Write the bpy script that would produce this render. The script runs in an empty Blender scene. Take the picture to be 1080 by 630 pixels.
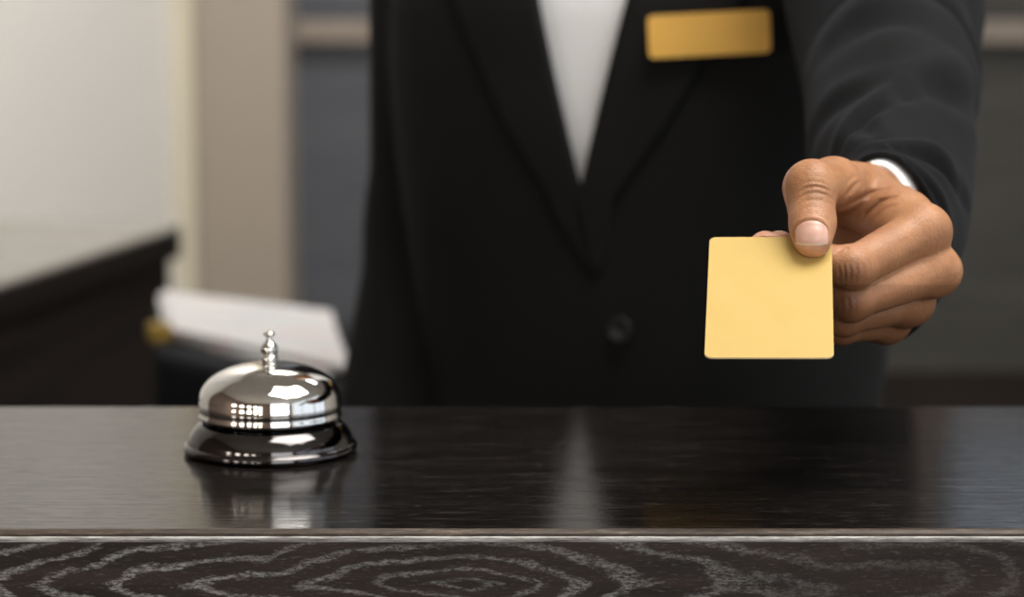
import bpy, bmesh, math, random
import numpy as np
from mathutils import Vector, Matrix

scene = bpy.context.scene
C = scene.collection
PI = math.pi
R = math.radians

# ------------------------------------------------------------------ camera, light, exposure
PITCH = R(8.1)
CAM = np.array([0.0, 0.0, 1.352])
SP, CP = math.sin(PITCH), math.cos(PITCH)
FPX = 2700.0
cd = bpy.data.cameras.new('camera')
cam = bpy.data.objects.new('camera', cd); C.objects.link(cam)
cam.location = CAM; cam.rotation_euler = (R(90) - PITCH, 0, 0)
cd.sensor_width = 36; cd.lens = FPX / 1080 * 36
cd.clip_start = 0.05
cd.dof.use_dof = True; cd.dof.focus_distance = 1.105; cd.dof.aperture_fstop = 90 / 13.2
scene.camera = cam
scene.view_settings.view_transform = 'Standard'
scene.view_settings.look = 'None'
scene.view_settings.gamma = 1.0
scene.view_settings.use_curve_mapping = False
scene.view_settings.exposure = 0.0
scene.cycles.use_denoising = True
scene.cycles.max_bounces = 8

w = bpy.data.worlds.new('world'); scene.world = w; w.use_nodes = True
bg = w.node_tree.nodes['Background']
bg.inputs[0].default_value = (0.75, 0.87, 1.0, 1); bg.inputs[1].default_value = 0.6

def area(name, loc, target, sx, sy, power, col=(1, 1, 1)):
    l = bpy.data.lights.new(name, 'AREA'); l.shape = 'RECTANGLE'; l.size = sx; l.size_y = sy
    l.energy = power; l.color = col
    o = bpy.data.objects.new(name, l); C.objects.link(o); o.location = loc
    d = Vector(target) - Vector(loc); o.rotation_euler = d.to_track_quat('-Z', 'Y').to_euler()
    return o
# lamps added at two unseen lobby windows, for highlights on the bell
area('added_front_light', (1.45, -2.6, 2.05), (0.9, 1.2, 1.3), 2.2, 1.9, 41, (1.0, 0.985, 0.96))
area('added_side_light', (2.92, 0.0, 1.95), (0.2, 0.3, 1.6), 4.0, 1.9, 15, (0.95, 0.97, 1.0))
# unseen lamps added overhead for the counter, white wall and rear right
area('added_ceiling_light', (0.85, 0.9, 3.14), (0.75, 0.95, 0), 1.7, 1.3, 46, (1.0, 0.96, 0.9))
l = area('added_rear_ceiling_light', (-0.15, 3.85, 3.14), (-0.85, 4.0, 1.0), 0.5, 0.8, 30, (1.0, 0.965, 0.91)); l.data.spread = R(120)
area('added_rear_right_light', (1.0, 3.2, 3.14), (1.0, 3.3, 0), 0.6, 0.4, 6, (0.9, 0.95, 1.0))

# ------------------------------------------------------------------ pixel (of the photo) -> world, for reading positions off the photograph
def wpt(px, py, d):                       # d = depth along the camera axis, metres
    u = (px - 540) / FPX * d; v = (315 - py) / FPX * d
    return np.array([u, d * CP + v * SP, CAM[2] - d * SP + v * CP])
def on_plane(px, py, z):                  # point at height z
    u = (px - 540) / FPX; v = (315 - py) / FPX
    dz = -SP + v * CP
    return wpt(px, py, (z - CAM[2]) / dz)
def cam2w(P):                             # (n,3) camera-aligned metres -> world
    P = np.asarray(P, float)
    return np.stack([P[:, 0], P[:, 2] * CP + P[:, 1] * SP, CAM[2] - P[:, 2] * SP + P[:, 1] * CP], 1)

# ------------------------------------------------------------------ mesh helpers
def link_mesh(name, me, m, parent=None, smooth=True):
    o = bpy.data.objects.new(name, me); C.objects.link(o)
    if m: me.materials.append(m)
    if smooth: me.shade_smooth()
    if parent is not None:
        o.parent = parent
        o.matrix_parent_inverse = parent.matrix_basis.inverted()
    return o
def obj(name, bm, m, parent=None, smooth=False):
    bmesh.ops.recalc_face_normals(bm, faces=bm.faces)
    me = bpy.data.meshes.new(name); bm.to_mesh(me); bm.free()
    return link_mesh(name, me, m, parent, smooth)
def pymesh(name, V, F, m, parent=None, smooth=True):
    me = bpy.data.meshes.new(name)
    V = np.asarray(V, np.float32)
    if isinstance(F, np.ndarray):
        n = len(F); me.vertices.add(len(V)); me.vertices.foreach_set('co', V.ravel())
        me.loops.add(n * 4); me.loops.foreach_set('vertex_index', F.ravel().astype(np.int32))
        me.polygons.add(n); me.polygons.foreach_set('loop_start', np.arange(0, n * 4, 4, dtype=np.int32))
        me.update(calc_edges=True); me.validate()
    else:
        me.from_pydata([tuple(map(float, v)) for v in V], [], F)
    return link_mesh(name, me, m, parent, smooth)
def tag(o, label=None, cat=None, group=None, kind=None):
    if label: o['label'] = label
    if cat: o['category'] = cat
    if group: o['group'] = group
    if kind: o['kind'] = kind
    return o
def thing(name, label, cat, loc=(0, 0, 0), group=None):
    o = bpy.data.objects.new(name, None); C.objects.link(o); o.location = loc
    o.empty_display_size = 0.05
    return tag(o, label, cat, group)
def box_bm(x0, x1, y0, y1, z0, z1, bev=0.0, seg=2, bm=None):
    b = bmesh.new()
    r = bmesh.ops.create_cube(b, size=1)
    for v in b.verts:
        v.co = Vector(((x0 + x1) / 2 + v.co.x * (x1 - x0), (y0 + y1) / 2 + v.co.y * (y1 - y0), (z0 + z1) / 2 + v.co.z * (z1 - z0)))
    if bev: bmesh.ops.bevel(b, geom=b.edges[:], offset=bev, segments=seg, affect='EDGES', profile=0.5)
    if bm is None: return b
    me = bpy.data.meshes.new('t'); b.to_mesh(me); b.free(); bm.from_mesh(me); bpy.data.meshes.remove(me)
    return bm
def prism_bm(poly, z0, z1, bev=0.0, seg=2, bm=None):
    b = bmesh.new() if bm is None else bm
    lo = [b.verts.new((p[0], p[1], z0)) for p in poly]; hi = [b.verts.new((p[0], p[1], z1)) for p in poly]
    b.faces.new(lo[::-1]); b.faces.new(hi); n = len(poly)
    for i in range(n): b.faces.new((lo[i], lo[(i + 1) % n], hi[(i + 1) % n], hi[i]))
    if bev: bmesh.ops.bevel(b, geom=b.edges[:], offset=bev, segments=seg, affect='EDGES', profile=0.5)
    return b
def lathe_bm(prof, n=96, cx=0, cy=0, cz=0):
    b = bmesh.new(); rings = []
    for r, z in prof:
        if r < 1e-6: rings.append([b.verts.new((cx, cy, cz + z))])
        else: rings.append([b.verts.new((cx + r * math.cos(2 * PI * i / n), cy + r * math.sin(2 * PI * i / n), cz + z)) for i in range(n)])
    for A, B in zip(rings, rings[1:]):
        for i in range(n):
            j = (i + 1) % n
            if len(A) == 1 and len(B) > 1: b.faces.new((A[0], B[i], B[j]))
            elif len(B) == 1 and len(A) > 1: b.faces.new((A[i], A[j], B[0]))
            elif len(A) > 1: b.faces.new((A[i], A[j], B[j], B[i]))
    return b
def cr(pts, n):                            # Catmull-Rom through rows of numbers
    P = np.array([pts[0]] + list(pts) + [pts[-1]], float); out = []
    seg = len(pts) - 1
    for k in range(n):
        t = k / (n - 1) * seg; i = min(int(t), seg - 1); f = t - i
        a, b, c, d = P[i], P[i + 1], P[i + 2], P[i + 3]
        out.append(0.5 * (2 * b + (c - a) * f + (2 * a - 5 * b + 4 * c - d) * f * f + (3 * b - a - 3 * c + d) * f ** 3))
    return np.array(out)

# ------------------------------------------------------------------ signed distance modelling
def sdf_mesh(f, lo, hi, h, block=8):
    lo = np.array(lo, np.float32); hi = np.array(hi, np.float32)
    n = (np.ceil((hi - lo) / h / block).astype(int)) * block + 1
    F = np.empty(n, np.float32)
    nb = (n - 1) // block
    cc = np.stack(np.meshgrid(*[(np.arange(k) + .5) * block for k in nb], indexing='ij'), -1).reshape(-1, 3)
    fc = f((lo + cc * h).astype(np.float32))
    rad = block * h * 0.87 * 1.35 + 2 * h
    idx = (cc / block).astype(int)
    F[:] = 1e3
    o = np.stack(np.meshgrid(*[np.arange(block + 1)] * 3, indexing='ij'), -1).reshape(-1, 3)
    far = np.abs(fc) > rad
    for b, v in zip(idx[far], fc[far]):
        s = b * block
        F[s[0]:s[0] + block + 1, s[1]:s[1] + block + 1, s[2]:s[2] + block + 1] = v
    near = idx[~far]
    for a in range(0, len(near), 400):
        blk = near[a:a + 400]
        P = (blk[:, None, :] * block + o[None]).reshape(-1, 3)
        v = f((lo + P * np.float32(h)).astype(np.float32))
        F[P[:, 0], P[:, 1], P[:, 2]] = v
    S = F < 0
    c = [slice(None, -1), slice(1, None)]
    cnt = np.zeros(np.array(F.shape) - 1, np.int8)
    for i in (0, 1):
        for j in (0, 1):
            for k in (0, 1): cnt += S[c[i], c[j], c[k]]
    M = (cnt > 0) & (cnt < 8)
    cells = np.argwhere(M); ids = np.full(M.shape, -1, np.int64); ids[M] = np.arange(len(cells))
    acc = np.zeros((len(cells), 3)); num = np.zeros(len(cells))
    for ax in range(3):
        for p in (0, 1):
            for q in (0, 1):
                a = np.zeros(3, int); a[(ax + 1) % 3] = p; a[(ax + 2) % 3] = q
                b = a.copy(); b[ax] = 1
                A = cells + a; B = cells + b
                fa = F[A[:, 0], A[:, 1], A[:, 2]]; fb = F[B[:, 0], B[:, 1], B[:, 2]]
                m = (fa < 0) != (fb < 0)
                t = fa[m] / (fa[m] - fb[m])
                acc[m] += A[m] + t[:, None] * (b - a); num[m] += 1
    V = lo + acc / num[:, None] * h
    Q = []
    for ax in range(3):
        sl0 = [slice(None)] * 3; sl1 = [slice(None)] * 3
        sl0[ax] = slice(None, -1); sl1[ax] = slice(1, None)
        ch = S[tuple(sl0)] != S[tuple(sl1)]
        E = np.argwhere(ch)
        u, v = (ax + 1) % 3, (ax + 2) % 3
        ok = (E[:, u] > 0) & (E[:, v] > 0) & (E[:, u] < M.shape[u]) & (E[:, v] < M.shape[v]); E = E[ok]
        def cell(du, dv):
            K = E.copy(); K[:, u] += du; K[:, v] += dv
            return ids[K[:, 0], K[:, 1], K[:, 2]]
        q = np.stack([cell(-1, -1), cell(0, -1), cell(0, 0), cell(-1, 0)], 1)
        flip = ~S[E[:, 0], E[:, 1], E[:, 2]]
        q[flip] = q[flip][:, ::-1]
        Q.append(q)
    Q = np.concatenate(Q); Q = Q[(Q >= 0).all(1)]
    return V, Q
def cap(P, a, b, ra, rb):
    a = np.asarray(a, np.float32); b = np.asarray(b, np.float32); ab = b - a
    t = np.clip(((P - a) @ ab) / float(ab @ ab), 0, 1)
    return np.linalg.norm(P - a - t[:, None] * ab, axis=1) - (ra + (rb - ra) * t)
def ell(P, c, r, M=None):
    q = P - np.asarray(c, np.float32)
    if M is not None: q = q @ np.asarray(M, np.float32)
    r = np.asarray(r, np.float32)
    k0 = np.linalg.norm(q / r, axis=1); k1 = np.linalg.norm(q / (r * r), axis=1) + 1e-9
    return np.maximum(k0 * (k0 - 1) / k1, (k0 - 1) * r.min())
def smin(a, b, k):
    h = np.maximum(k - np.abs(a - b), 0) / k
    return np.minimum(a, b) - h * h * k * 0.25
def smax(a, b, k): return -smin(-a, -b, k)

# ------------------------------------------------------------------ materials
class NT:
    def __init__(s, name):
        s.m = bpy.data.materials.new(name); s.m.use_nodes = True; s.t = s.m.node_tree
        s.b = s.t.nodes['Principled BSDF']; s.out = s.t.nodes['Material Output']
    def n(s, typ, **kw):
        x = s.t.nodes.new(typ)
        for k, v in kw.items():
            if k in x.inputs.keys(): x.inputs[k].default_value = v
            else: setattr(x, k, v)
        return x
    def l(s, a, b): s.t.links.new(a, b)
    def coord(s, which='Object', scale=(1, 1, 1), rot=(0, 0, 0), loc=(0, 0, 0)):
        c = s.n('ShaderNodeTexCoord'); mp = s.n('ShaderNodeMapping')
        mp.inputs['Scale'].default_value = scale; mp.inputs['Rotation'].default_value = rot; mp.inputs['Location'].default_value = loc
        s.l(c.outputs[which], mp.inputs[0]); return mp.outputs[0]
    def noise(s, vec, scale, detail=4, rough=0.5, dist=0.0):
        x = s.n('ShaderNodeTexNoise'); x.inputs['Scale'].default_value = scale; x.inputs['Detail'].default_value = detail
        x.inputs['Roughness'].default_value = rough; x.inputs['Distortion'].default_value = dist
        s.l(vec, x.inputs['Vector']); return x.outputs['Fac']
    def ramp(s, fac, stops):
        x = s.n('ShaderNodeValToRGB'); e = x.color_ramp.elements
        while len(e) < len(stops): e.new(0.5)
        for i, (p, c) in enumerate(stops):
            e[i].position = p; e[i].color = (c if len(c) == 4 else (*c, 1)) if isinstance(c, tuple) else (c, c, c, 1)
        s.l(fac, x.inputs[0]); return x.outputs[0]
    def mix(s, fac, a, b):
        x = s.n('ShaderNodeMix', data_type='RGBA')
        for sock, v in ((x.inputs[0], fac), (x.inputs[6], a), (x.inputs[7], b)):
            if isinstance(v, tuple): sock.default_value = (*v, 1)
            elif isinstance(v, (int, float)): sock.default_value = v
            else: s.l(v, sock)
        return x.outputs[2]
    def math(s, op, a, b=None, c=None):
        x = s.n('ShaderNodeMath', operation=op)
        for i, v in enumerate((a, b, c)):
            if v is None: continue
            if isinstance(v, (int, float)): x.inputs[i].default_value = v
            else: s.l(v, x.inputs[i])
        return x.outputs[0]
    def bump(s, h, strength=0.2, dist=0.001, prev=None):
        x = s.n('ShaderNodeBump'); x.inputs['Strength'].default_value = strength; x.inputs['Distance'].default_value = dist
        s.l(h, x.inputs['Height'])
        if prev is not None: s.l(prev, x.inputs['Normal'])
        return x.outputs[0]
    def set(s, **kw):
        names = dict(color='Base Color', rough='Roughness', metal='Metallic', spec='Specular IOR Level', coat='Coat Weight', coat_rough='Coat Roughness',
                     sheen='Sheen Weight', sheen_rough='Sheen Roughness', sheen_tint='Sheen Tint', sss='Subsurface Weight', sss_scale='Subsurface Scale',
                     normal='Normal', aniso='Anisotropic', emit='Emission Color', emit_s='Emission Strength', sss_radius='Subsurface Radius')
        for k, v in kw.items():
            sk = s.b.inputs[names[k]]
            if isinstance(v, bpy.types.NodeSocket): s.l(v, sk)
            elif isinstance(v, tuple) and len(v) == 3 and sk.type == 'RGBA': sk.default_value = (*v, 1)
            else: sk.default_value = v
        return s.m
def simple(name, col, rough=0.6, **kw):
    t = NT(name); v = t.coord(); flat = 'plaster' in name; nz = t.noise(v, 1.5 if flat else 9.0, 2)
    c2 = tuple(min(1, x * (1.03 if flat else 1.12)) for x in col); c1 = tuple(x * (.97 if flat else .9) for x in col)
    return t.set(color=t.ramp(nz, [(0.3, c1), (0.7, c2)]), rough=rough, **kw)

M = {}
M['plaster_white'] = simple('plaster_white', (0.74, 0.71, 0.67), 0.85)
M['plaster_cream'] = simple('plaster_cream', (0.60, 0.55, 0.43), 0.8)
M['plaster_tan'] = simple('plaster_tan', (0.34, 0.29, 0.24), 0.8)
M['plaster_brown'] = simple('plaster_brown', (0.16, 0.115, 0.09), 0.8)
M['ceiling'] = simple('ceiling_paint', (0.55, 0.52, 0.48), 0.9)
M['frame_dark'] = simple('window_frame_dark', (0.05, 0.045, 0.04), 0.4)
M['black_plastic'] = simple('black_plastic', (0.008, 0.009, 0.012), 0.75, spec=0.12)
M['yellow_paper'] = simple('yellow_paper', (0.26, 0.165, 0.02), 0.7)
M['blue_cloth'] = simple('blue_binder_cloth', (0.02, 0.03, 0.07), 0.6)
M['trousers'] = simple('trouser_wool', (0.012, 0.012, 0.013), 0.9)
M['shoe'] = simple('shoe_leather', (0.01, 0.009, 0.009), 0.3)
M['hair'] = simple('black_hair', (0.012, 0.009, 0.008), 0.6)

def wood_top():
    t = NT('ebonised_wood_top')
    v = t.coord('Object', (1, 1, 1))
    vs = t.coord('Object', (2.4, 30.0, 30.0))        # grain runs along x
    big = t.noise(t.coord('Object', (1.2, 12, 12)), 3.0, 4, 0.6)
    fine = t.noise(vs, 9.0, 6, 0.75, 0.3)
    pores = t.noise(t.coord('Object', (12, 90, 90)), 7.0, 3, 0.6)
    col = t.ramp(big, [(0.3, (0.004, 0.0036, 0.0036)), (0.7, (0.010, 0.0080, 0.0074))])
    line = t.ramp(fine, [(0.54, 0.0), (0.68, 1.0)])
    col = t.mix(t.math('MULTIPLY', line, 0.55), col, (0.075, 0.064, 0.058))
    spk = t.ramp(t.noise(t.coord('Object', (14, 70, 70)), 9.0, 4, 0.8), [(0.60, 0.0), (0.70, 1.0)])
    col = t.mix(t.math('MULTIPLY', spk, 0.7), col, (0.17, 0.155, 0.14))  # speckles: sparkle of the grain painted into the colour
    pr = t.ramp(pores, [(0.36, 1.0), (0.46, 0.0)])
    rough = t.ramp(t.noise(vs, 5.0, 5, 0.7), [(0.3, 0.06), (0.62, 0.14), (0.75, 0.30)])
    b1 = t.bump(fine, 0.10, 0.0003)
    b2 = t.bump(pores, 0.16, 0.0003, b1)
    return t.set(color=col, rough=rough, normal=b2, spec=t.ramp(t.math('ADD', t.math('MULTIPLY', fine, .55), t.math('MULTIPLY', pores, .45)), [(0.38, 0.05), (0.60, 0.24)]))
M['wood_top'] = wood_top()

def wood_edge():
    """cerused front edge: oval plain-sawn figure filled with pale grain"""
    t = NT('cerused_wood_edge')
    c = t.n('ShaderNodeTexCoord'); sp = t.n('ShaderNodeSeparateXYZ'); t.l(c.outputs['Object'], sp.inputs[0])
    X, Z = sp.outputs[0], sp.outputs[2]
    warp = t.n('ShaderNodeTexNoise'); warp.inputs['Scale'].default_value = 14; warp.inputs['Detail'].default_value = 3
    t.l(t.coord('Object', (0.55, 1, 1.7)), warp.inputs['Vector'])
    ws = t.math('MULTIPLY', t.math('SUBTRACT', warp.outputs['Fac'], 0.5), 0.040)
    x0, z0 = -0.014, -0.023
    dx = t.math('ADD', t.math('MULTIPLY', t.math('SUBTRACT', X, x0), 0.19), ws)
    dz = t.math('SUBTRACT', Z, z0)
    pw = lambda q: t.math('POWER', t.math('ABSOLUTE', q), 1.35)
    r = t.math('POWER', t.math('ADD', pw(dx), pw(dz)), 1 / 1.35)
    ph = t.math('MULTIPLY', t.math('POWER', t.math('DIVIDE', r, 0.03), 0.75), 2 * PI * 5.6)
    jit = t.noise(t.coord('Object', (20, 1, 60)), 9.0, 4, 0.7)
    ph = t.math('ADD', ph, t.math('MULTIPLY', jit, 4.5))
    s = t.math('ADD', t.math('MULTIPLY', t.math('SINE', ph), 0.5), 0.5)
    band = t.ramp(s, [(0.62, 0.0), (0.97, 1.0)])
    speck = t.ramp(t.noise(t.coord('Object', (120, 1, 420)), 3.2, 5, 0.8), [(0.42, 0.0), (0.60, 1.0)])
    fade = t.ramp(t.noise(t.coord('Object', (1.2, 1, 3)), 8.0, 2), [(0.3, 0.25), (0.6, 1.0)])
    fill = t.math('MULTIPLY', t.math('MULTIPLY', band, speck), fade)
    xf = t.math('SUBTRACT', 1.0, t.math('MULTIPLY', t.ramp(t.math('ADD', X, 0.5), [(0.53, 0.0), (0.62, 1.0)]), 0.75))
    fill = t.math('MULTIPLY', fill, xf)
    speck2 = t.ramp(t.noise(t.coord('Object', (60, 1, 500)), 3.0, 4, 0.8), [(0.58, 0.0), (0.72, 1.0)])
    fill = t.math('MAXIMUM', fill, t.math('MULTIPLY', speck2, 0.35))
    base = t.ramp(t.noise(t.coord('Object', (3, 1, 30)), 6, 4), [(0.3, (0.011, 0.0075, 0.0065)), (0.7, (0.030, 0.0195, 0.0165))])
    col = t.mix(fill, base, (0.31, 0.31, 0.30))
    return t.set(color=col, rough=0.5, normal=t.bump(fill, 0.4, -0.0004), spec=0.35)
M['wood_edge'] = wood_edge()
def worn():
    t = NT('worn_raw_edge')
    a = t.math('ADD', t.noise(t.coord('Object', (30, 400, 400)), 2.0, 5, 0.8), t.math('SUBTRACT', t.math('MULTIPLY', t.noise(t.coord('Object', (2.2, 1, 1)), 2.0, 2), 0.5), 0.27))
    col = t.ramp(a, [(0.36, (0.015, 0.010, 0.007)), (0.56, (0.06, 0.04, 0.026)), (0.74, (0.24, 0.19, 0.14))])
    return t.set(color=col, rough=0.55)
M['worn'] = worn()
def pale_edge():
    t = NT('pale_grain_filler')
    a = t.noise(t.coord('Object', (22, 400, 300)), 2.0, 5, 0.8)
    col = t.ramp(a, [(0.32, (0.07, 0.06, 0.055)), (0.50, (0.38, 0.37, 0.36)), (0.64, (0.66, 0.66, 0.66))])
    return t.set(color=col, rough=0.5)
M['pale_edge'] = pale_edge()

def cladding(name, c1, c2, seam, board):
    t = NT(name)
    c = t.n('ShaderNodeTexCoord'); sp = t.n('ShaderNodeSeparateXYZ'); t.l(c.outputs['Object'], sp.inputs[0])
    fz = t.math('FRACT', t.math('DIVIDE', sp.outputs[2], board))
    s = t.ramp(fz, [(0.0, 1.0), (0.04, 0.0)])
    g = t.noise(t.coord('Object', (1.5, 1, 18)), 3, 4, 0.6)
    col = t.mix(s, t.ramp(g, [(0.3, c1), (0.7, c2)]), seam)
    return t.set(color=col, rough=0.6, spec=0.12 if 'dark' in name else 0.4)
M['cladding'] = cladding('olive_grey_cladding', (0.045, 0.043, 0.037), (0.075, 0.071, 0.063), (0.03, 0.028, 0.025), 0.30)
M['panel_blue'] = cladding('blue_grey_panel', (0.075, 0.080, 0.093), (0.10, 0.106, 0.12), (0.06, 0.06, 0.07), 0.6)
M['trim_beige'] = simple('beige_trim', (0.27, 0.225, 0.185), 0.5)
M['dark_wood'] = cladding('dark_brown_wood', (0.010, 0.008, 0.007), (0.022, 0.016, 0.013), (0.005, 0.004, 0.004), 0.9)
def desk_top_m():
    t = NT('grey_polished_desk_top')
    g = t.noise(t.coord('Object', (2, 22, 1)), 4, 4, 0.6)
    return t.set(color=t.ramp(g, [(0.3, (0.22, 0.205, 0.18)), (0.7, (0.25, 0.235, 0.205))]), rough=0.22, spec=0.8)
M['desk_top'] = desk_top_m()
def floor_m():
    t = NT('stone_floor')
    b = t.n('ShaderNodeTexBrick'); t.l(t.coord('Object', (1, 1, 1)), b.inputs['Vector']); b.inputs['Scale'].default_value = 1.6
    b.inputs['Color1'].default_value = (0.14, 0.12, 0.10, 1); b.inputs['Color2'].default_value = (0.18, 0.155, 0.13, 1); b.inputs['Mortar'].default_value = (0.06, 0.05, 0.045, 1)
    b.inputs['Mortar Size'].default_value = 0.008
    return t.set(color=b.outputs[0], rough=0.25)
M['floor'] = floor_m()

def chrome(name, col, rough):
    t = NT(name); n = t.noise(t.coord('Object'), 300, 3)
    return t.set(color=col, metal=1.0, rough=t.ramp(n, [(0.3, rough), (0.7, rough * 1.5)]))
M['chrome'] = chrome('polished_chrome', (0.80, 0.79, 0.77), 0.03)
M['black_chrome'] = chrome('black_nickel', (0.105, 0.10, 0.10), 0.05)
M['steel_dark'] = simple('dark_steel', (0.02, 0.02, 0.02), 0.4, metal=0.6)

def card_m():
    t = NT('yellow_card_plastic')
    n = t.noise(t.coord('Object'), 60, 3)
    f = t.noise(t.coord('Object'), 1500, 2)
    return t.set(color=t.ramp(n, [(0.3, (0.530, 0.368, 0.115)), (0.7, (0.552, 0.386, 0.125))]), rough=0.55, normal=t.bump(f, 0.05, 0.0002), spec=0.3)
M['card'] = card_m()
M['card_edge'] = simple('card_edge_cream', (0.80, 0.66, 0.40), 0.6)
M['badge'] = simple('amber_gold_badge', (0.78, 0.44, 0.085), 0.5)

def fabric(name, c1, c2, sheen, sc=900, rough=0.9):
    t = NT(name)
    v = t.coord('Object', (1, 1, 1))
    w1 = t.n('ShaderNodeTexWave'); w1.inputs['Scale'].default_value = sc / 6; w1.inputs['Distortion'].default_value = 2; t.l(t.coord('Object', (1, 1, 1), (0.5, 0.3, 0.7)), w1.inputs['Vector'])
    f = t.noise(v, sc, 3)
    big = t.noise(v, 14, 3)
    return t.set(color=t.ramp(big, [(0.3, c1), (0.7, c2)]), rough=rough, sheen=sheen, sheen_rough=0.45, sheen_tint=(0.75, 0.82, 1.0),
                 spec=0.2, normal=t.bump(f, 0.25, 0.0005))
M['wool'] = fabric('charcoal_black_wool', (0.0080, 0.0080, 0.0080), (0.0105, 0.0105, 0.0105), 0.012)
M['wool_sleeve'] = fabric('charcoal_black_wool_sleeve', (0.0040, 0.0042, 0.0048), (0.0056, 0.0060, 0.0070), 0.022)  # same wool as the jacket, darkened to offset the light from above
M['shirt'] = fabric('white_cotton', (0.88, 0.885, 0.90), (0.92, 0.92, 0.93), 0.05, 1200, 0.8)
M['button'] = simple('black_horn_button', (0.010, 0.010, 0.010), 0.5)

def skin():
    t = NT('skin')
    v = t.coord('Object')
    n1 = t.noise(v, 55, 4, 0.6); n2 = t.noise(v, 420, 3, 0.6)
    base = t.ramp(n1, [(0.30, (0.335, 0.153, 0.072)), (0.70, (0.46, 0.228, 0.112))])
    base = t.mix(t.ramp(n2, [(0.35, 0.16), (0.65, 0.0)]), base, (0.26, 0.12, 0.06))
    at = t.n('ShaderNodeAttribute', attribute_name='pigment_and_shade')
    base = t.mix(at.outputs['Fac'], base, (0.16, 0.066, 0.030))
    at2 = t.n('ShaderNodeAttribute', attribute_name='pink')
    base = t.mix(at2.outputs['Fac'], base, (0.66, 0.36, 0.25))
    vo = t.n('ShaderNodeTexVoronoi', feature='DISTANCE_TO_EDGE'); vo.inputs['Scale'].default_value = 800; t.l(v, vo.inputs['Vector'])
    vo2 = t.n('ShaderNodeTexVoronoi', feature='DISTANCE_TO_EDGE'); vo2.inputs['Scale'].default_value = 330
    t.l(t.coord('Object', (1, 1, 0.5), (0.3, 0.2, 0.1)), vo2.inputs['Vector'])
    b = t.bump(t.ramp(vo.outputs[0], [(0.0, 0.0), (0.25, 1.0)]), 0.22, 0.00035)
    b = t.bump(t.ramp(vo2.outputs[0], [(0.0, 0.0), (0.12, 1.0)]), 0.16, 0.0006, b)
    b = t.bump(t.noise(v, 140, 5, 0.65), 0.35, 0.0012, b)
    return t.set(color=base, rough=t.ramp(n2, [(0.3, 0.36), (0.7, 0.48)]), sss=0.18, sss_radius=(1.0, 0.35, 0.18), sss_scale=0.0035, spec=0.4, normal=b)
M['skin'] = skin()
def nail_m():
    t = NT('fingernail')
    n = t.noise(t.coord('Object', (900, 100, 100)), 2, 2)
    c = t.n('ShaderNodeAttribute', attribute_name='tip')
    col = t.mix(c.outputs['Fac'], t.ramp(n, [(0.3, (0.62, 0.36, 0.285)), (0.7, (0.66, 0.40, 0.32))]), (0.74, 0.60, 0.48))
    return t.set(color=col, rough=0.28, coat=0.3, coat_rough=0.2, sss=0.2, sss_scale=0.002, normal=t.bump(n, 0.05, 0.0002))
M['nail'] = nail_m()
def paper_m():
    t = NT('printed_paper')
    n = t.noise(t.coord('Object', (1, 3, 1)), 11, 3)
    return t.set(color=t.ramp(n, [(0.35, (0.50, 0.51, 0.53)), (0.5, (0.60, 0.60, 0.60)), (0.68, (0.58, 0.47, 0.48))]), rough=0.6)
M['paper'] = paper_m()
def emis(name, col, s):
    t = NT(name); return t.set(color=col, emit=col, emit_s=s)
M['added_globe'] = emis('added_globe_glass', (1.0, 0.93, 0.82), 14.0)
M['added_panel'] = emis('added_ceiling_diffuser', (1.0, 0.96, 0.9), 5.0)

def structure(name, bm, m): return tag(obj(name, bm, m), kind='structure')

# ------------------------------------------------------------------ room
XL, XR, YF, YB, ZC = -2.6, 3.0, -2.7, 4.85, 3.2
structure('floor', box_bm(XL - .1, XR + .1, YF - .1, YB + .1, -0.1, 0), M['floor'])
structure('ceiling', box_bm(XL - .1, XR + .1, YF - .1, YB + .1, ZC, ZC + .1), M['ceiling'])
structure('wall_back', box_bm(-0.30, XR + .1, YB, YB + .1, 0, 1.52), M['cladding'])
# above the cladding the back wall has an opening added for bluish counter sheen
b = box_bm(-0.30, 0.60, YB, YB + .1, 1.52, ZC); box_bm(0.60, 0.80, YB, YB + .1, 1.52, 2.3, bm=b); box_bm(0.80, 1.75, YB, YB + .1, 1.52, 1.78, bm=b); box_bm(0.60, 1.75, YB, YB + .1, 2.3, ZC, bm=b); box_bm(1.75, XR + .1, YB, YB + .1, 1.52, ZC, bm=b)
structure('wall_back_upper', b, M['plaster_brown'])
b = box_bm(0.80, 1.75, YB, YB + .06, 1.78, 1.82); box_bm(0.80, 1.75, YB, YB + .06, 2.25, 2.30, bm=b)
for x in (0.80, 1.25, 1.70): box_bm(x, x + .05, YB, YB + .06, 1.82, 2.25, bm=b)
structure('added_window_1', b, M['frame_dark'])
b = box_bm(XR, XR + .1, 2.1, YB, 0, ZC); box_bm(XR, XR + .1, -2.1, 2.1, 0, .95, bm=b); box_bm(XR, XR + .1, -2.1, 2.1, 2.95, ZC, bm=b); box_bm(XR, XR + .1, YF, -2.1, 0, ZC, bm=b)
structure('wall_right', b, M['plaster_white'])
b = box_bm(XR, XR + .06, -2.1, 2.1, .95, 1.01); box_bm(XR, XR + .06, -2.1, 2.1, 2.89, 2.95, bm=b)
for y in (-2.1, -.73, .67, 2.04): box_bm(XR, XR + .06, y, y + .06, 1.01, 2.89, bm=b)
structure('added_window_2', b, M['frame_dark'])  # side-wall windows, added for the bright reflections on the bell
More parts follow.
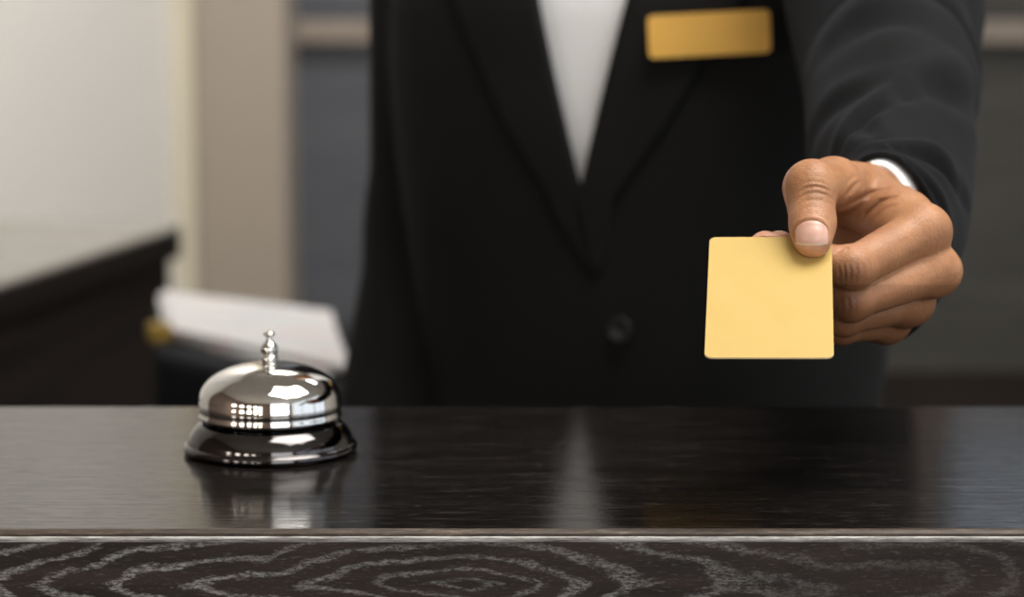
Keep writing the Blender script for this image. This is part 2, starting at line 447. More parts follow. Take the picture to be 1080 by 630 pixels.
# front wall (behind the camera) with a large opening added for bell highlights
b = box_bm(XL, 0.3, YF - .1, YF, 0, ZC); box_bm(0.3, 2.6, YF - .1, YF, 0, 1.05, bm=b); box_bm(0.3, 2.6, YF - .1, YF, 3.05, ZC, bm=b); box_bm(2.6, XR, YF - .1, YF, 0, ZC, bm=b)
structure('wall_front', b, M['plaster_brown'])
b = box_bm(0.3, 2.6, YF - .08, YF - .02, 1.05, 1.11); box_bm(0.3, 2.6, YF - .08, YF - .02, 2.99, 3.05, bm=b)
for x in (0.3, 1.42, 2.54): box_bm(x, x + .06, YF - .08, YF - .02, 1.11, 2.99, bm=b)
structure('added_window_3', b, M['frame_dark'])
# left wall: runs beside the lobby, then the white wall behind the rear desk, its cream return and the tan pier
structure('wall_left', box_bm(XL - .1, XL, YF, 3.2, 0, ZC), M['plaster_brown'])
a0 = np.array([-0.768, 3.84]); dr = np.array([0.2215, 0.975]); dr /= np.linalg.norm(dr); nr = np.array([-dr[1], dr[0]])
s0, s1 = -1.2, 0.755
pA, pB = a0 + dr * s0, a0 + dr * s1
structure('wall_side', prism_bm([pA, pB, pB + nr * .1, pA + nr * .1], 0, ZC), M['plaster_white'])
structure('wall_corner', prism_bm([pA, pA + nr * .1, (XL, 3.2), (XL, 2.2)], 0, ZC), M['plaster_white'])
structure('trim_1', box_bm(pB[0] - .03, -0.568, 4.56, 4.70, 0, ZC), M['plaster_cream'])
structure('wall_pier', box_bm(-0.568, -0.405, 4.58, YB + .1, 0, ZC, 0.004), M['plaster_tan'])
structure('wall_panel', box_bm(-0.405, -0.30, YB - .02, YB + .1, 0, ZC), M['panel_blue'])
structure('wall_panel_rear', box_bm(-0.30, 0.35, YB - .02, YB, 0, ZC), M['panel_blue'])
structure('trim_2', box_bm(-0.405, XR, YB - .045, YB - .021, 1.150, 1.192, 0.004), M['trim_beige'])

# unseen ceiling lights, added as glowing fixtures for two of the overhead lamps
def added_ceiling_panel(x, y, sx, sy, lab, grp='added ceiling lights'):
    t = thing('added_ceiling_panel', lab, 'ceiling light', (x, y, ZC), grp)
    fr = bmesh.new()
    for a in ((x - sx / 2 - .03, x - sx / 2, y - sy / 2 - .03, y + sy / 2 + .03), (x + sx / 2, x + sx / 2 + .03, y - sy / 2 - .03, y + sy / 2 + .03),
              (x - sx / 2, x + sx / 2, y - sy / 2 - .03, y - sy / 2), (x - sx / 2, x + sx / 2, y + sy / 2, y + sy / 2 + .03)):
        box_bm(*a, ZC - .03, ZC + .002, bm=fr)
    obj('frame', fr, M['frame_dark'], t)
    obj('diffuser', box_bm(x - sx / 2, x + sx / 2, y - sy / 2, y + sy / 2, ZC - .015, ZC + .001), M['added_panel'], t)
added_ceiling_panel(0.85, 0.9, 1.7, 1.3, 'large added ceiling light above the reception counter')
added_ceiling_panel(-0.15, 3.85, 0.5, 0.8, 'smaller added ceiling light by the white wall')
# row of unseen globe lamps, invented to mirror in the bell
for i in range(5):
    gx, gy, gz = -0.72 - i * 0.34, -2.15 + i * 0.50, 1.62
    t = thing('added_globe_lamp', 'round white globe lamp added in the lobby row to mirror in the bell', 'pendant lamp', (gx, gy, gz), 'globe lamps added for bell reflections')
    obj('cord', lathe_bm([(0, 0), (.004, 0), (.004, ZC - gz - .15), (.04, ZC - gz - .15), (.04, ZC - gz - .12), (0, ZC - gz - .12)], 16, gx, gy, gz + .12), M['frame_dark'], t, True)
    bb = bmesh.new(); bmesh.ops.create_uvsphere(bb, u_segments=24, v_segments=16, radius=0.14)
    bmesh.ops.translate(bb, vec=(gx, gy, gz), verts=bb.verts)
    obj('globe', bb, M['added_globe'], t, True)

# ------------------------------------------------------------------ reception counter
ZT = 1.10
YC0, YC1 = 1.066, 1.358
cnt = thing('reception_counter', 'dark ebonised wooden reception counter with pale worn front edge', 'counter', (0, 1.2, 0))
TH = 0.048
def slab_profile():
    # y,z profile of the slab with an eased front arris, extruded along x
    return None
obj('countertop', box_bm(-1.6, 1.8, YC0 + .004, YC1, ZT - TH, ZT, 0.0012, 2), M['wood_top'], cnt)
# front lipping: worn bare arris, pale filled line, cerused face
def strip(name, pts, m):
    bm = bmesh.new(); nx = 60; rows = []
    rnd = random.Random(5)
    for (y, z) in pts: rows.append([bm.verts.new((-1.6 + 3.4 * i / nx, y, z)) for i in range(nx + 1)])
    for A, B in zip(rows, rows[1:]):
        for i in range(nx): bm.faces.new((A[i], A[i + 1], B[i + 1], B[i]))
    return bm
bm = strip('x', [(YC0 + .0048, ZT - .003), (YC0 + .0048, ZT + .0002), (YC0 + .0030, ZT + .0002), (YC0 + .0014, ZT - .0002), (YC0 + .0005, ZT - .0010), (YC0 + .0000, ZT - .0022), (YC0 + .003, ZT - .0022)], None)
lip = tag(obj('edge_lipping', bm, M['worn'], cnt, True), 'worn tan edge strip along the front of the countertop')
bm = strip('x', [(YC0 + .003, ZT - .0022), (YC0 - .0001, ZT - .0022), (YC0 - .0004, ZT - .0028), (YC0 - .0005, ZT - .0046), (YC0 + .003, ZT - .0048)], None)
obj('edge_line', bm, M['pale_edge'], cnt, True)
ef = obj('edge_face', box_bm(-1.6, 1.8, YC0 - .0004, YC0 + .004, -TH + .0, -.0047), M['wood_edge'], cnt)
ef.location.z += ZT
obj('front_panel', box_bm(-1.58, 1.78, YC0 + .05, YC0 + .075, 0.0, ZT - TH), M['dark_wood'], cnt)
obj('end_panel', box_bm(-1.58, -1.55, YC0 + .075, YC1 - .02, 0, ZT - TH), M['dark_wood'], cnt)
obj('end_panel', box_bm(1.75, 1.78, YC0 + .075, YC1 - .02, 0, ZT - TH), M['dark_wood'], cnt)

# ------------------------------------------------------------------ bell
bp = on_plane(285.5, 476, ZT)
bx, by = bp[0], bp[1]
bell = thing('service_bell', 'polished chrome service bell with black base on the dark counter', 'bell', (bx, by, ZT))
mm = lambda L: [(r / 1000, z / 1000) for r, z in L]
base_prof = mm([(0, 1.2), (36, 1.2), (38, 0), (40.5, 0), (42.0, .8), (42.6, 2.2), (42.4, 3.6), (41.6, 4.6), (40.9, 5.0), (40.6, 5.6), (40.2, 7.2), (39.2, 9.4), (37.8, 11.6), (36.2, 13.4), (34.8, 14.6), (33.4, 15.2), (30, 15.4), (0, 15.4)])
obj('base', lathe_bm(cr([list(p) for p in base_prof], 130)[:, :2].tolist(), 128, bx, by, ZT), M['black_chrome'], bell, True)
obj('post', lathe_bm(mm([(0, 15.3), (6, 15.3), (6, 17), (3, 18), (3, 40), (0, 40)]), 32, bx, by, ZT), M['steel_dark'], bell, True)
obj('clapper', lathe_bm(mm([(8, 17.2), (26, 17.2), (26, 18.6), (8, 18.6), (8, 17.2)]), 48, bx, by, ZT), M['steel_dark'], bell, True)
# dome: rolled rim, upright band, shoulder, crown; inner skin gives it thickness
prof = [(33.6, 18.6), (33.9, 17.6), (34.6, 17.2), (35.2, 17.6), (35.3, 18.6), (35.0, 19.6), (34.75, 20.6), (34.75, 21.4), (35.0, 22.2), (35.0, 23.4), (34.9, 25.6)]
for k in range(0, 25):
    a = k / 24 * PI / 2
    prof.append((34.75 * math.cos(a) ** 0.92 if k < 24 else 0.0, 26.0 + 18.0 * math.sin(a) ** 0.95))
inner = [(33.4, 25.6)] + [(33.2 * math.cos(a) ** .95, 25.6 + 17.0 * math.sin(a) ** .96) for a in [i / 12 * PI / 2 for i in range(1, 12)]] + [(0, 42.7)]
outer = mm([(33.4, 22.0)] + prof)
obj('dome', lathe_bm(outer, 160, bx, by, ZT), M['chrome'], bell, True)
obj('dome_lining', lathe_bm(mm([(33.4, 22.0)] + inner), 96, bx, by, ZT), M['steel_dark'], bell, True)
pl = obj('plunger', lathe_bm(mm([(0, 42.5), (4.2, 43.0), (4.2, 47.2), (3.8, 47.7), (3.3, 48.0), (3.5, 48.5), (4.1, 49.4), (4.3, 50.8), (4.0, 52.2), (3.3, 53.4), (2.3, 54.4), (1.6, 55.4),
    (1.35, 56.6), (1.5, 57.3), (2.6, 57.9), (2.9, 58.6), (2.4, 59.3), (1.2, 59.8), (0, 59.9)]), 48, bx, by, ZT), M['chrome'], bell, True)

# ------------------------------------------------------------------ card
W0 = 1131.7
O = np.array([(857 - 540) / FPX * W0, (315 - 265.0) / FPX * W0, W0])
def H(px, py, dw):                                  # hand frame, millimetres (x right, y up, z away from the camera)
    Wd = W0 + dw
    return np.array([(px - 540) / FPX * Wd, (315 - py) / FPX * Wd, Wd]) - O
def h2w(P): return cam2w((np.asarray(P, float) + O) / 1000.0)
cb = np.array([(743 + 68 - 540) / FPX * 1072, (315 - 377.3) / FPX * 1072, 1072.0]) - O      # bottom middle
ct = np.array([(748 + 64.6 - 540) / FPX * 1140, (315 - 250) / FPX * 1140, 1140.0]) - O      # top middle
tdir = (ct - cb); CL = np.linalg.norm(tdir); tdir /= CL
xdir = np.array([1.0, 0, -0.113]); xdir -= tdir * (xdir @ tdir); xdir /= np.linalg.norm(xdir)
ndir = np.cross(xdir, tdir); 
if ndir[2] > 0: ndir = -ndir                        # towards the camera
def card():
    bm = bmesh.new(); hw, hl, rr, th = 27.0, CL / 2, 3.2, 0.8
    cen = (cb + ct) / 2; pts = []
    for cx_, cy_, a0_ in ((hw - rr, hl - rr, 0), (-hw + rr, hl - rr, 90), (-hw + rr, -hl + rr, 180), (hw - rr, -hl + rr, 270)):
        for k in range(9):
            a = R(a0_ + k * 90 / 8); pts.append((cx_ + rr * math.cos(a), cy_ + rr * math.sin(a)))
    fr = [bm.verts.new(h2w([cen + xdir * x + tdir * y])[0]) for x, y in pts]
    bk = [bm.verts.new(h2w([cen + xdir * x + tdir * y - ndir * th])[0]) for x, y in pts]
    n = len(pts); bm.faces.new(fr); bm.faces.new(bk[::-1]); side = []
    for i in range(n): side.append(bm.faces.new((fr[i], bk[i], bk[(i + 1) % n], fr[(i + 1) % n])))
    bmesh.ops.recalc_face_normals(bm, faces=bm.faces)
    for f in side: f.material_index = 1
    me = bpy.data.meshes.new('key_card'); bm.to_mesh(me); bm.free()
    o = link_mesh('key_card', me, M['card'], None, False); me.materials.append(M['card_edge'])
    return tag(o, 'plain yellow key card held out between thumb and fingers', 'card')
card()

# ------------------------------------------------------------------ person
BX, BY, TH_B = 0.104, 1.870, R(25)
person = thing('person', 'person in black suit and white shirt holding out a yellow card behind the counter', 'person', (BX, BY, 0))
ba = np.array([math.cos(TH_B), -math.sin(TH_B), 0.0]); bf = np.array([-math.sin(TH_B), -math.cos(TH_B), 0.0])
def Bp(a, f, z): return np.array([BX, BY, 0]) + ba * a + bf * f + np.array([0, 0, z])

# --- hand
TIP, TIPB, IP, TMC, CMC = H(857.5, 252, -6.5), H(857, 236, -1), H(856, 196, 9), H(879, 195, 40), H(914, 204, 82)
fingers = [   # MCP, PIP, DIP, TIP with radii
    ([H(971, 244, 30), H(899, 283, 4), H(850, 273, 9.5), H(807, 261, 14)], [11.0, 10.0, 8.2, 7.4]),
    ([H(984, 286, 34), H(898, 317, 11), H(858, 296, 26), H(822, 260, 30)], [10.8, 9.6, 8.2, 7.2]),
    ([H(957, 318, 50), H(890, 334, 24), H(852, 322, 42), H(866, 303, 58)], [10.2, 9.0, 8.0, 7.2]),
    ([H(936, 338, 64), H(888, 345, 40), H(856, 335, 54), H(872, 316, 68)], [9.2, 7.9, 7.0, 6.4]),
]
WR, WU = H(927, 214, 98), H(935, 308, 104)
palm_caps = [(WR, fingers[0][0][0], 14.0, 11.0), (H(935, 250, 98), fingers[1][0][0], 14.5, 10.8), (H(938, 285, 98), fingers[2][0][0], 14, 10.2),
             (H(930, 312, 98), fingers[3][0][0], 13, 9.6)]
def proj(P):
    Wd = P[:, 2] + O[2]
    return (P[:, 0] + O[0]) / Wd * FPX + 540, 315 - (P[:, 1] + O[1]) / Wd * FPX
def seg2(px, py, pts):
    d = np.full(len(px), 1e9, np.float32); T = np.zeros(len(px), np.float32); n = len(pts) - 1
    for k, ((x0, y0), (x1, y1)) in enumerate(zip(pts, pts[1:])):
        vx, vy = x1 - x0, y1 - y0; L = vx * vx + vy * vy
        t = np.clip(((px - x0) * vx + (py - y0) * vy) / L, 0, 1)
        e = np.hypot(px - x0 - t * vx, py - y0 - t * vy); m = e < d
        d[m] = e[m]; T[m] = ((k + t) / n)[m]
    return d, np.clip(np.minimum(T, 1 - T) / .3, 0.0, 1) ** .7
# folds: polyline read off the photo, half-width (px), depth (mm), nearest and farthest depth it may touch (mm)
folds = [
    ([(843, 204), (850, 198.5), (860, 196.5), (870, 199), (878, 204)], 1.3, .42, -14, 10),
    ([(842, 209), (852, 204), (862, 203), (872, 206), (880, 211)], 1.2, .34, -14, 10),
    ([(845, 214), (855, 211), (865, 211), (876, 216)], 1.1, .22, -14, 10),
    ([(846, 193), (857, 191.5), (868, 193), (877, 198)], 1.1, .22, -14, 12),
    ([(846, 221), (856, 218), (868, 220)], 1.0, .16, -14, 10),
    ([(886, 221), (902, 212), (918, 204), (940, 197)], 2.2, 1.0, 20, 70),
    ([(891, 208), (899, 198), (907, 190)], 2.0, .6, 20, 70),
    ([(888, 200), (896, 190), (905, 184)], 1.6, .4, 20, 70),
    ([(906, 240), (914, 226), (929, 213), (948, 207)], 2.2, 1.3, 5, 60),
    ([(922, 232), (934, 220), (948, 215)], 1.8, .4, 5, 60),
    ([(880, 268), (887, 263.5), (893, 262), (895, 266)], 1.3, .35, -12, 20),
    ([(884, 279), (886, 290), (885, 300)], 1.3, .25, -14, 20), ([(889, 276), (891, 288), (890, 301)], 1.2, .30, -14, 20),
    ([(895, 275), (897, 287), (896, 300)], 1.2, .30, -14, 20), ([(901, 275), (904, 286), (902, 300)], 1.2, .28, -14, 20),
    ([(908, 274), (911, 284), (909, 297)], 1.2, .20, -14, 20), ([(915, 273), (918, 283), (917, 294)], 1.1, .13, -14, 20),
    ([(886, 312), (888, 322), (887, 332)], 1.2, .2, -14, 20), ([(893, 311), (896, 321), (894, 332)], 1.2, .22, -14, 20),
    ([(900, 310), (903, 320), (902, 330)], 1.2, .2, -14, 20),
]
def hand_f(P):
    P = P.astype(np.float32)
    # thumb
    th = cap(P, TIPB, TIP, 9.6, 8.4)
    th = smin(th, cap(P, IP, TIPB, 10.9, 9.9), 4)
    th = smin(th, cap(P, H(851, 203, 14), H(850, 222, 12), 10.6, 8), 5)      # pulp on the palm side of the joint
    th = smin(th, cap(P, IP, TMC, 11.2, 11.6), 4)
    th = smin(th, cap(P, TMC, CMC, 11.8, 14.5), 6)
    # flatten where the pad presses on the card
    pd = (P - (cb + ct) / 2) @ ndir.astype(np.float32)
    palm = None
    for a, b_, ra, rb in palm_caps:
        c = cap(P, a, b_, ra, rb); palm = c if palm is None else smin(palm, c, 9)
    palm = smin(palm, cap(P, H(906, 222, 92), H(884, 206, 58), 14, 10.5), 9)   # thenar
    palm = smin(palm, cap(P, H(915, 312, 92), H(915, 332, 72), 13, 10), 10)   # hypothenar
    palm = smin(palm, cap(P, H(912, 205, 66), H(950, 228, 46), 11.5, 12), 10)   # first dorsal interosseous
    palm = smin(palm, cap(P, H(905, 222, 66), H(940, 244, 42), 6, 9), 9)
    fs = []
    for J, r in fingers:
        d = cap(P, J[0], J[1], r[0] * .98, r[1] * .93)
        d = smin(d, np.linalg.norm(P - J[0].astype(np.float32), axis=1) - r[0], 4)
        d = smin(d, np.linalg.norm(P - J[1].astype(np.float32), axis=1) - r[1], 3)
        d = smin(d, cap(P, J[1], J[2], r[1] * .93, r[2]), 2.5)
        d = smin(d, cap(P, J[2], J[3], r[2], r[3]), 2.0)
        fs.append(d)
    # knuckle heads
    kn = np.linalg.norm(P - H(982, 243, 31).astype(np.float32), axis=1) - 8.2
    fs[0] = smin(fs[0], kn, 7)
    kn = np.linalg.norm(P - H(995, 286, 38).astype(np.float32), axis=1) - 7.2
    fs[1] = smin(fs[1], kn, 6)
    kn = np.linalg.norm(P - H(966, 319, 52).astype(np.float32), axis=1) - 7.0
    fs[2] = smin(fs[2], kn, 6)
    out = None
    for i, d in enumerate(fs):
        out = d if out is None else smin(out, d, 1.3)
    out = smin(out, palm, 6)
    # keep the cleft between thumb and index open at the front
    body = smin(out, th, 3.0)
    wr = smin(cap(P, WR, H(930, 178, 250) , 17, 24), cap(P, WU, H(940, 230, 260), 17, 26), 25)
    wr = smin(wr, cap(P, H(925, 262, 100), H(930, 205, 255), 20, 30), 20)
    f = smin(body, wr, 12)
    near_card = np.abs(pd) < 30
    # dent the thumb pad and the finger pads against the two faces of the card
    q = P - ((cb + ct) / 2).astype(np.float32)
    inx = (np.abs(q @ xdir.astype(np.float32)) < 27.6) & (np.abs(q @ tdir.astype(np.float32)) < CL / 2 + 0.6)
    gap = np.where(pd > -0.4, 0.05 - pd, pd + 0.85)                             # >0 inside the card slab
    f = np.where(inx, np.maximum(f, np.minimum(gap, 3.0)), f)
    # creases
    px, py = proj(P)
    for pts, wd, dep, z0, z1 in folds:
        xs = [p[0] for p in pts]; ys = [p[1] for p in pts]
        m = (px > min(xs) - 16) & (px < max(xs) + 16) & (py > min(ys) - 16) & (py < max(ys) + 16) & (P[:, 2] > z0) & (P[:, 2] < z1)
        if m.any():
            d, tp = seg2(px[m], py[m], pts)
            f[m] += dep * (1.5 if wd < 1.5 else 1.0) * tp * (np.exp(-(d / wd) ** 2) - 0.22 * np.exp(-((d - 2.6 * wd) / (1.3 * wd)) ** 2)).astype(np.float32)
    # nail bed: a shallow step round the nail of the thumb
    m = (px > 830) & (px < 880) & (py > 225) & (py < 266) & (P[:, 2] < 0)
    if m.any():
        e = nail_e(px[m], py[m])
        f[m] += (0.55 * np.exp(-((e - 0.0) / 1.5) ** 2) * (py[m] < 256)).astype(np.float32)
        f[m] -= (0.35 * np.exp(-((e - 3.6) / 2.0) ** 2)).astype(np.float32)
    return f.astype(np.float32)
NX, NY, NW, NHh = 855.3, 246.0, 16.6, 13.2
def nail_e(px, py):                                  # signed px distance to the nail outline (rounded box with arched ends)
    dx = np.abs(px - NX) / NW; dy = (py - NY) / NHh; dy = np.where(dy < 0, dy - .30 * np.minimum(dx, 1) ** 2.2, dy + .1 * np.minimum(dx, 1) ** 2)
    return ((dx ** 3.2 + np.abs(dy) ** 3.0) ** (1 / 3.1) - 1) * 14
lo = np.minimum.reduce([f_[0][3] for f_ in fingers] + [TIP]) - 14
HV, HF = sdf_mesh(hand_f, (-34, -52, -18), (78, 52, 150), 0.62)

def march_front(xs, ys, f, z0=-40, n=60):
    P = np.stack([xs, ys, np.full_like(xs, z0)], 1).astype(np.float32)
    for _ in range(n):
        d = f(P); P[:, 2] += np.clip(d * 0.8, -2, 4)
    return P
def build_nail():
    nu, nv = 29, 25; us = np.linspace(-1, 1, nu); vs = np.linspace(-1, 1, nv)
    pts = []; tip = []
    for v in vs:
        for u in us:
            # square -> rounded outline
            x = u * (1 - 0.16 * max(0, -v) ** 2.0 - .05 * max(0, v) ** 2); y = v - .16 * abs(u) ** 2.2 * max(v, 0) + .40 * abs(u) ** 2.2 * max(-v, 0)
            pts.append((NX + x * NW * 1.0, NY + 0.3 + y * NHh)); tip.append(max(0, (v - 0.80) / 0.12))
    pts = np.array(pts)
    Wd = W0 - 8
    xs = (pts[:, 0] - 540) / FPX * Wd - O[0]; ys = (315 - pts[:, 1]) / FPX * Wd - O[1]
    # smooth carrying surface: the bare thumb capsule
    def carrier(P): return smin(cap(P, TIPB, TIP, 9.6, 8.4), cap(P, IP, TIPB, 10.9, 9.9), 4)
    P = march_front(xs, ys, carrier)
    U = np.tile(us, nv)
    e = 0.1
    g = np.stack([carrier(P + np.array(v_, np.float32)) - carrier(P - np.array(v_, np.float32)) for v_ in ((e, 0, 0), (0, e, 0), (0, 0, e))], 1)
    g /= np.linalg.norm(g, axis=1, keepdims=True)
    V_ = np.repeat(vs, nu)
    lift = 0.30 - 0.35 * np.clip(np.abs(U) - .8, 0, 1) * 4 * 0.5 - 0.35 * np.clip(-V_ - .75, 0, 1) * 4 * 0.6 + 0.25 * np.clip(V_ - .2, 0, 1)
    P = P + g * lift[:, None]
    top = h2w(P); bot = h2w(P - g * 0.7)
    V = np.concatenate([top, bot]); n = nu * nv; F = []
    for j in range(nv - 1):
        for i in range(nu - 1):
            a = j * nu + i; F.append((a, a + nu, a + nu + 1, a + 1)); F.append((n + a, n + a + 1, n + a + nu + 1, n + a + nu))
    ring = [i for i in range(nu)] + [j * nu + nu - 1 for j in range(1, nv)] + [(nv - 1) * nu + i for i in range(nu - 2, -1, -1)] + [j * nu for j in range(nv - 2, 0, -1)]
    for k in range(len(ring)):
        a, b_ = ring[k], ring[(k + 1) % len(ring)]; F.append((a, b_, n + b_, n + a))
    return V, F, tip + tip

# --- the rest of the body (same skin, hidden by the clothes up to the neck)
ELB = wpt(938, 75, 1.4567); SHL = Bp(0.175, 0.045, 1.425)
SHR = Bp(-0.168, 0.0, 1.425); ELR = Bp(-0.193, -0.03, 1.13); WRR = Bp(-0.200, 0.06, 0.88)
WRL = h2w([(WR + WU) / 2])[0]; FOR = h2w([H(930, 210, 235)])[0]
def body_f(P):
    d = ell(P, Bp(0, 0, 1.22), (.155, .105, .30), Mb)
    d = smin(d, ell(P, Bp(0, 0.0, 0.98), (.15, .105, .16), Mb), .06)
    d = smin(d, cap(P, SHL, SHR, .05, .05), .06)
    d = smin(d, cap(P, Bp(0, 0, 1.45), Bp(0, .02, 1.60), .058, .054), .04)
    hd = ell(P, Bp(0, .03, 1.71), (.074, .094, .112), Mb)
    hd = smin(hd, ell(P, Bp(0, .06, 1.645), (.052, .062, .058), Mb), .04)
    hd = smin(hd, cap(P, Bp(0, .122, 1.715), Bp(0, .142, 1.678), .009, .015), .015)
    for s in (-1, 1):
        hd = smin(hd, ell(P, Bp(s * .076, .02, 1.70), (.009, .020, .033), Mb), .008)
        hd = smax(hd, -ell(P, Bp(s * .031, .125, 1.718), (.017, .016, .010), Mb), .012)
        hd = smin(hd, ell(P, Bp(s * .031, .106, 1.716), (.012, .012, .011), Mb), .004)
    hd = smin(hd, ell(P, Bp(0, .117, 1.642), (.024, .010, .006), Mb), .008)
    hd = smin(hd, ell(P, Bp(0, .115, 1.630), (.021, .011, .007), Mb), .008)
    d = smin(d, hd, .03)
    d = smin(d, cap(P, SHL, ELB, .046, .040), .03); d = smin(d, cap(P, ELB, FOR, .040, .026), .02); d = smin(d, cap(P, FOR, WRL + np.array([0, .04, .01]), .026, .022), .02)
    d = smin(d, cap(P, SHR, ELR, .048, .040), .03); d = smin(d, cap(P, ELR, WRR, .040, .026), .02)
    # relaxed right hand behind the counter
    dn = WRR + np.array([0, 0, -.0]); f_ = bf
    pc = dn + np.array([0, 0, -.05]) + f_ * .01
    d = smin(d, cap(P, dn, pc, .026, .030), .02)
    for i in range(4):
        k0 = pc + f_ * (.028 - .019 * i) + np.array([0, 0, -.03]); k1 = k0 + np.array([0, 0, -.040 + .004 * abs(i - 1)]) + ba * .006; k2 = k1 + np.array([0, 0, -.028]) + ba * .020
        fd = smin(cap(P, k0, k1, .0095, .0085), cap(P, k1, k2, .0085, .007), .004)
        d = smin(d, fd, .004)
    t0 = dn + f_ * .03 + np.array([0, 0, -.02]); t1 = t0 + f_ * .018 + np.array([0, 0, -.045]); t2 = t1 + np.array([0, 0, -.028])
    d = smin(d, smin(cap(P, t0, t1, .014, .0105), cap(P, t1, t2, .0105, .0085), .005), .008)
    # legs
    for s in (-1, 1):
        d = smin(d, cap(P, Bp(s * .085, 0, .90), Bp(s * .09, .01, .50), .078, .052), .04)
        d = smin(d, cap(P, Bp(s * .09, .01, .50), Bp(s * .095, -.01, .09), .050, .035), .02)
        d = smin(d, cap(P, Bp(s * .095, -.02, .06), Bp(s * .105, .14, .04), .035, .028), .02)
    return d.astype(np.float32)
Mb = np.stack([ba, bf, np.array([0, 0, 1.0])], 1)      # world offset @ Mb -> body frame
BV, BF_ = sdf_mesh(body_f, (-.32, 1.15, 0.0), (.45, 2.15, 1.85), 0.0042)
HW = h2w(HV)
# drop the far end of the fine wrist inside the coarse forearm: both belong to the one body mesh
V = np.concatenate([HW, BV]); F = np.concatenate([HF[:, ::-1] if True else HF, BF_ + len(HW)])
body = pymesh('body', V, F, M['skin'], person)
def pig_and_shade():
    px, py = proj(HV); z = HV[:, 2]
    g = lambda x, y, s, sy=None: np.exp(-((px - x) / s) ** 2 - ((py - y) / (sy or s)) ** 2)
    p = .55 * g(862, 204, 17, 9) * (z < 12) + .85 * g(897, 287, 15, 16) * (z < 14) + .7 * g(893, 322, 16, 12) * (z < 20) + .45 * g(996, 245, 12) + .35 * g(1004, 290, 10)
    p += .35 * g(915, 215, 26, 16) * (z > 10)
    p += .35 * (py > 300) + .25 * np.clip((py - 325) / 15, 0, 1)  # lower fingers: their shade painted into the skin colour
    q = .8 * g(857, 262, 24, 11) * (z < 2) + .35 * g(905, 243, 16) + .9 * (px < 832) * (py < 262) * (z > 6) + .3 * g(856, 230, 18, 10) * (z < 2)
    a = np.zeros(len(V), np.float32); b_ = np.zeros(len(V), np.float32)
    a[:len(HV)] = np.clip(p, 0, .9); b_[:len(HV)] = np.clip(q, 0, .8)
    return a, b_
pa, pb = pig_and_shade()
for nm, arr in (('pigment_and_shade', pa), ('pink', pb)):
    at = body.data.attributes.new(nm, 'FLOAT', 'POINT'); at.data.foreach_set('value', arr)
NV, NF, NT_ = build_nail()
nail = pymesh('thumbnail', NV, NF, M['nail'], person)
nail['label'] = 'pale pink thumbnail'
at = nail.data.attributes.new('tip', 'FLOAT', 'POINT'); at.data.foreach_set('value', np.clip(np.array(NT_, np.float32), 0, 1))

# --- jacket
def vnoise(P, s, seed=0):
    out = 0
    rs = np.random.RandomState(seed)
    for k in range(5):
        d = rs.normal(size=3); d /= np.linalg.norm(d); out = out + np.sin((P @ d.astype(np.float32)) * s * (0.7 + .25 * k) + rs.rand() * 6)
    return out / 5
def torso_f(P, skirt=True):
    d = ell(P, Bp(0, .005, 1.24), (.188, .128, .30), Mb)
    q = (P - Bp(0, 0, 0).astype(np.float32)) @ Mb.astype(np.float32)
    # tapered elliptic tube for the lower jacket
    z = q[:, 2]
    hw = np.interp(z, [.70, .85, 1.02, 1.12, 1.3, 1.42], [.200, .192, .172, .172, .190, .150]).astype(np.float32)
    hd = np.interp(z, [.70, .85, 1.02, 1.12, 1.3, 1.42], [.135, .128, .118, .118, .122, .100]).astype(np.float32)
    e = np.sqrt((q[:, 0] / hw) ** 2 + (q[:, 1] / hd) ** 2)
    tube = (e - 1) * np.minimum(hw, hd)
    tube = np.maximum(tube, np.maximum(.72 - z, z - 1.44))
    d = smin(d, tube, .05)
    d = smin(d, cap(P, SHL + np.array([0, 0, .004]), SHR + np.array([0, 0, .004]), .066, .066), .05)
    d = smin(d, cap(P, SHL * .55 + Bp(0, 0, 1.49) * .45, SHR * .55 + Bp(0, 0, 1.49) * .45, .05, .05), .05)
    d = smax(d, z - 1.515, .01)
    return d.astype(np.float32)
def jacket_outer(P):
    q = (P - Bp(0, 0, 0).astype(np.float32)) @ Mb.astype(np.float32)
    d = torso_f(P)
    d = smin(d, smin(cap(P, SHR, ELR, .060, .052), cap(P, ELR, WRR + np.array([0, 0, .02]), .052, .044), .02), .012)
    d = d + .0028 * vnoise(P, 26, 3) * np.clip((1.35 - q[:, 2]) * 4, 0.3, 1)
    # soft folds where the sleeve meets the side
    return d
VB = Bp(0.0, 0, 0)
def v_edge(z):       # half-width of the shirt opening at height z
    return np.clip((z - 1.162) / .145, 0, None) * .0365
OFFS = 0.0025
def jacket_f(P):
    q = (P - Bp(0, 0, 0).astype(np.float32)) @ Mb.astype(np.float32)
    o = jacket_outer(P); shell = np.maximum(o, -(o + .007))
    vcut = np.maximum((np.abs(q[:, 0] - OFFS) - v_edge(q[:, 2])) , -(q[:, 1] - .02))        # <0 inside the opening
    vcut = np.maximum(vcut, 1.162 - q[:, 2])
    shell = np.maximum(shell, -vcut)
    nk = np.maximum(np.hypot(q[:, 0], q[:, 1] - .02) - .070, 1.40 - q[:, 2])            # neck hole
    shell = np.maximum(shell, -nk)
    hem = .755 - q[:, 2]
    shell = np.maximum(shell, hem)
    cuff = ((P - (WRR + np.array([0, 0, .03])).astype(np.float32)) @ np.array([0, 0, 1], np.float32))
    near = np.linalg.norm(P - WRR.astype(np.float32), axis=1) < .12
    shell = np.where(near & (cuff < -.02), np.maximum(shell, -cuff - .02), shell)
    return shell.astype(np.float32)
JV, JF = sdf_mesh(jacket_f, (-.34, 1.58, .72), (.46, 2.16, 1.56), 0.004)
jacket = pymesh('jacket', JV, JF[:, ::-1], M['wool'], person)

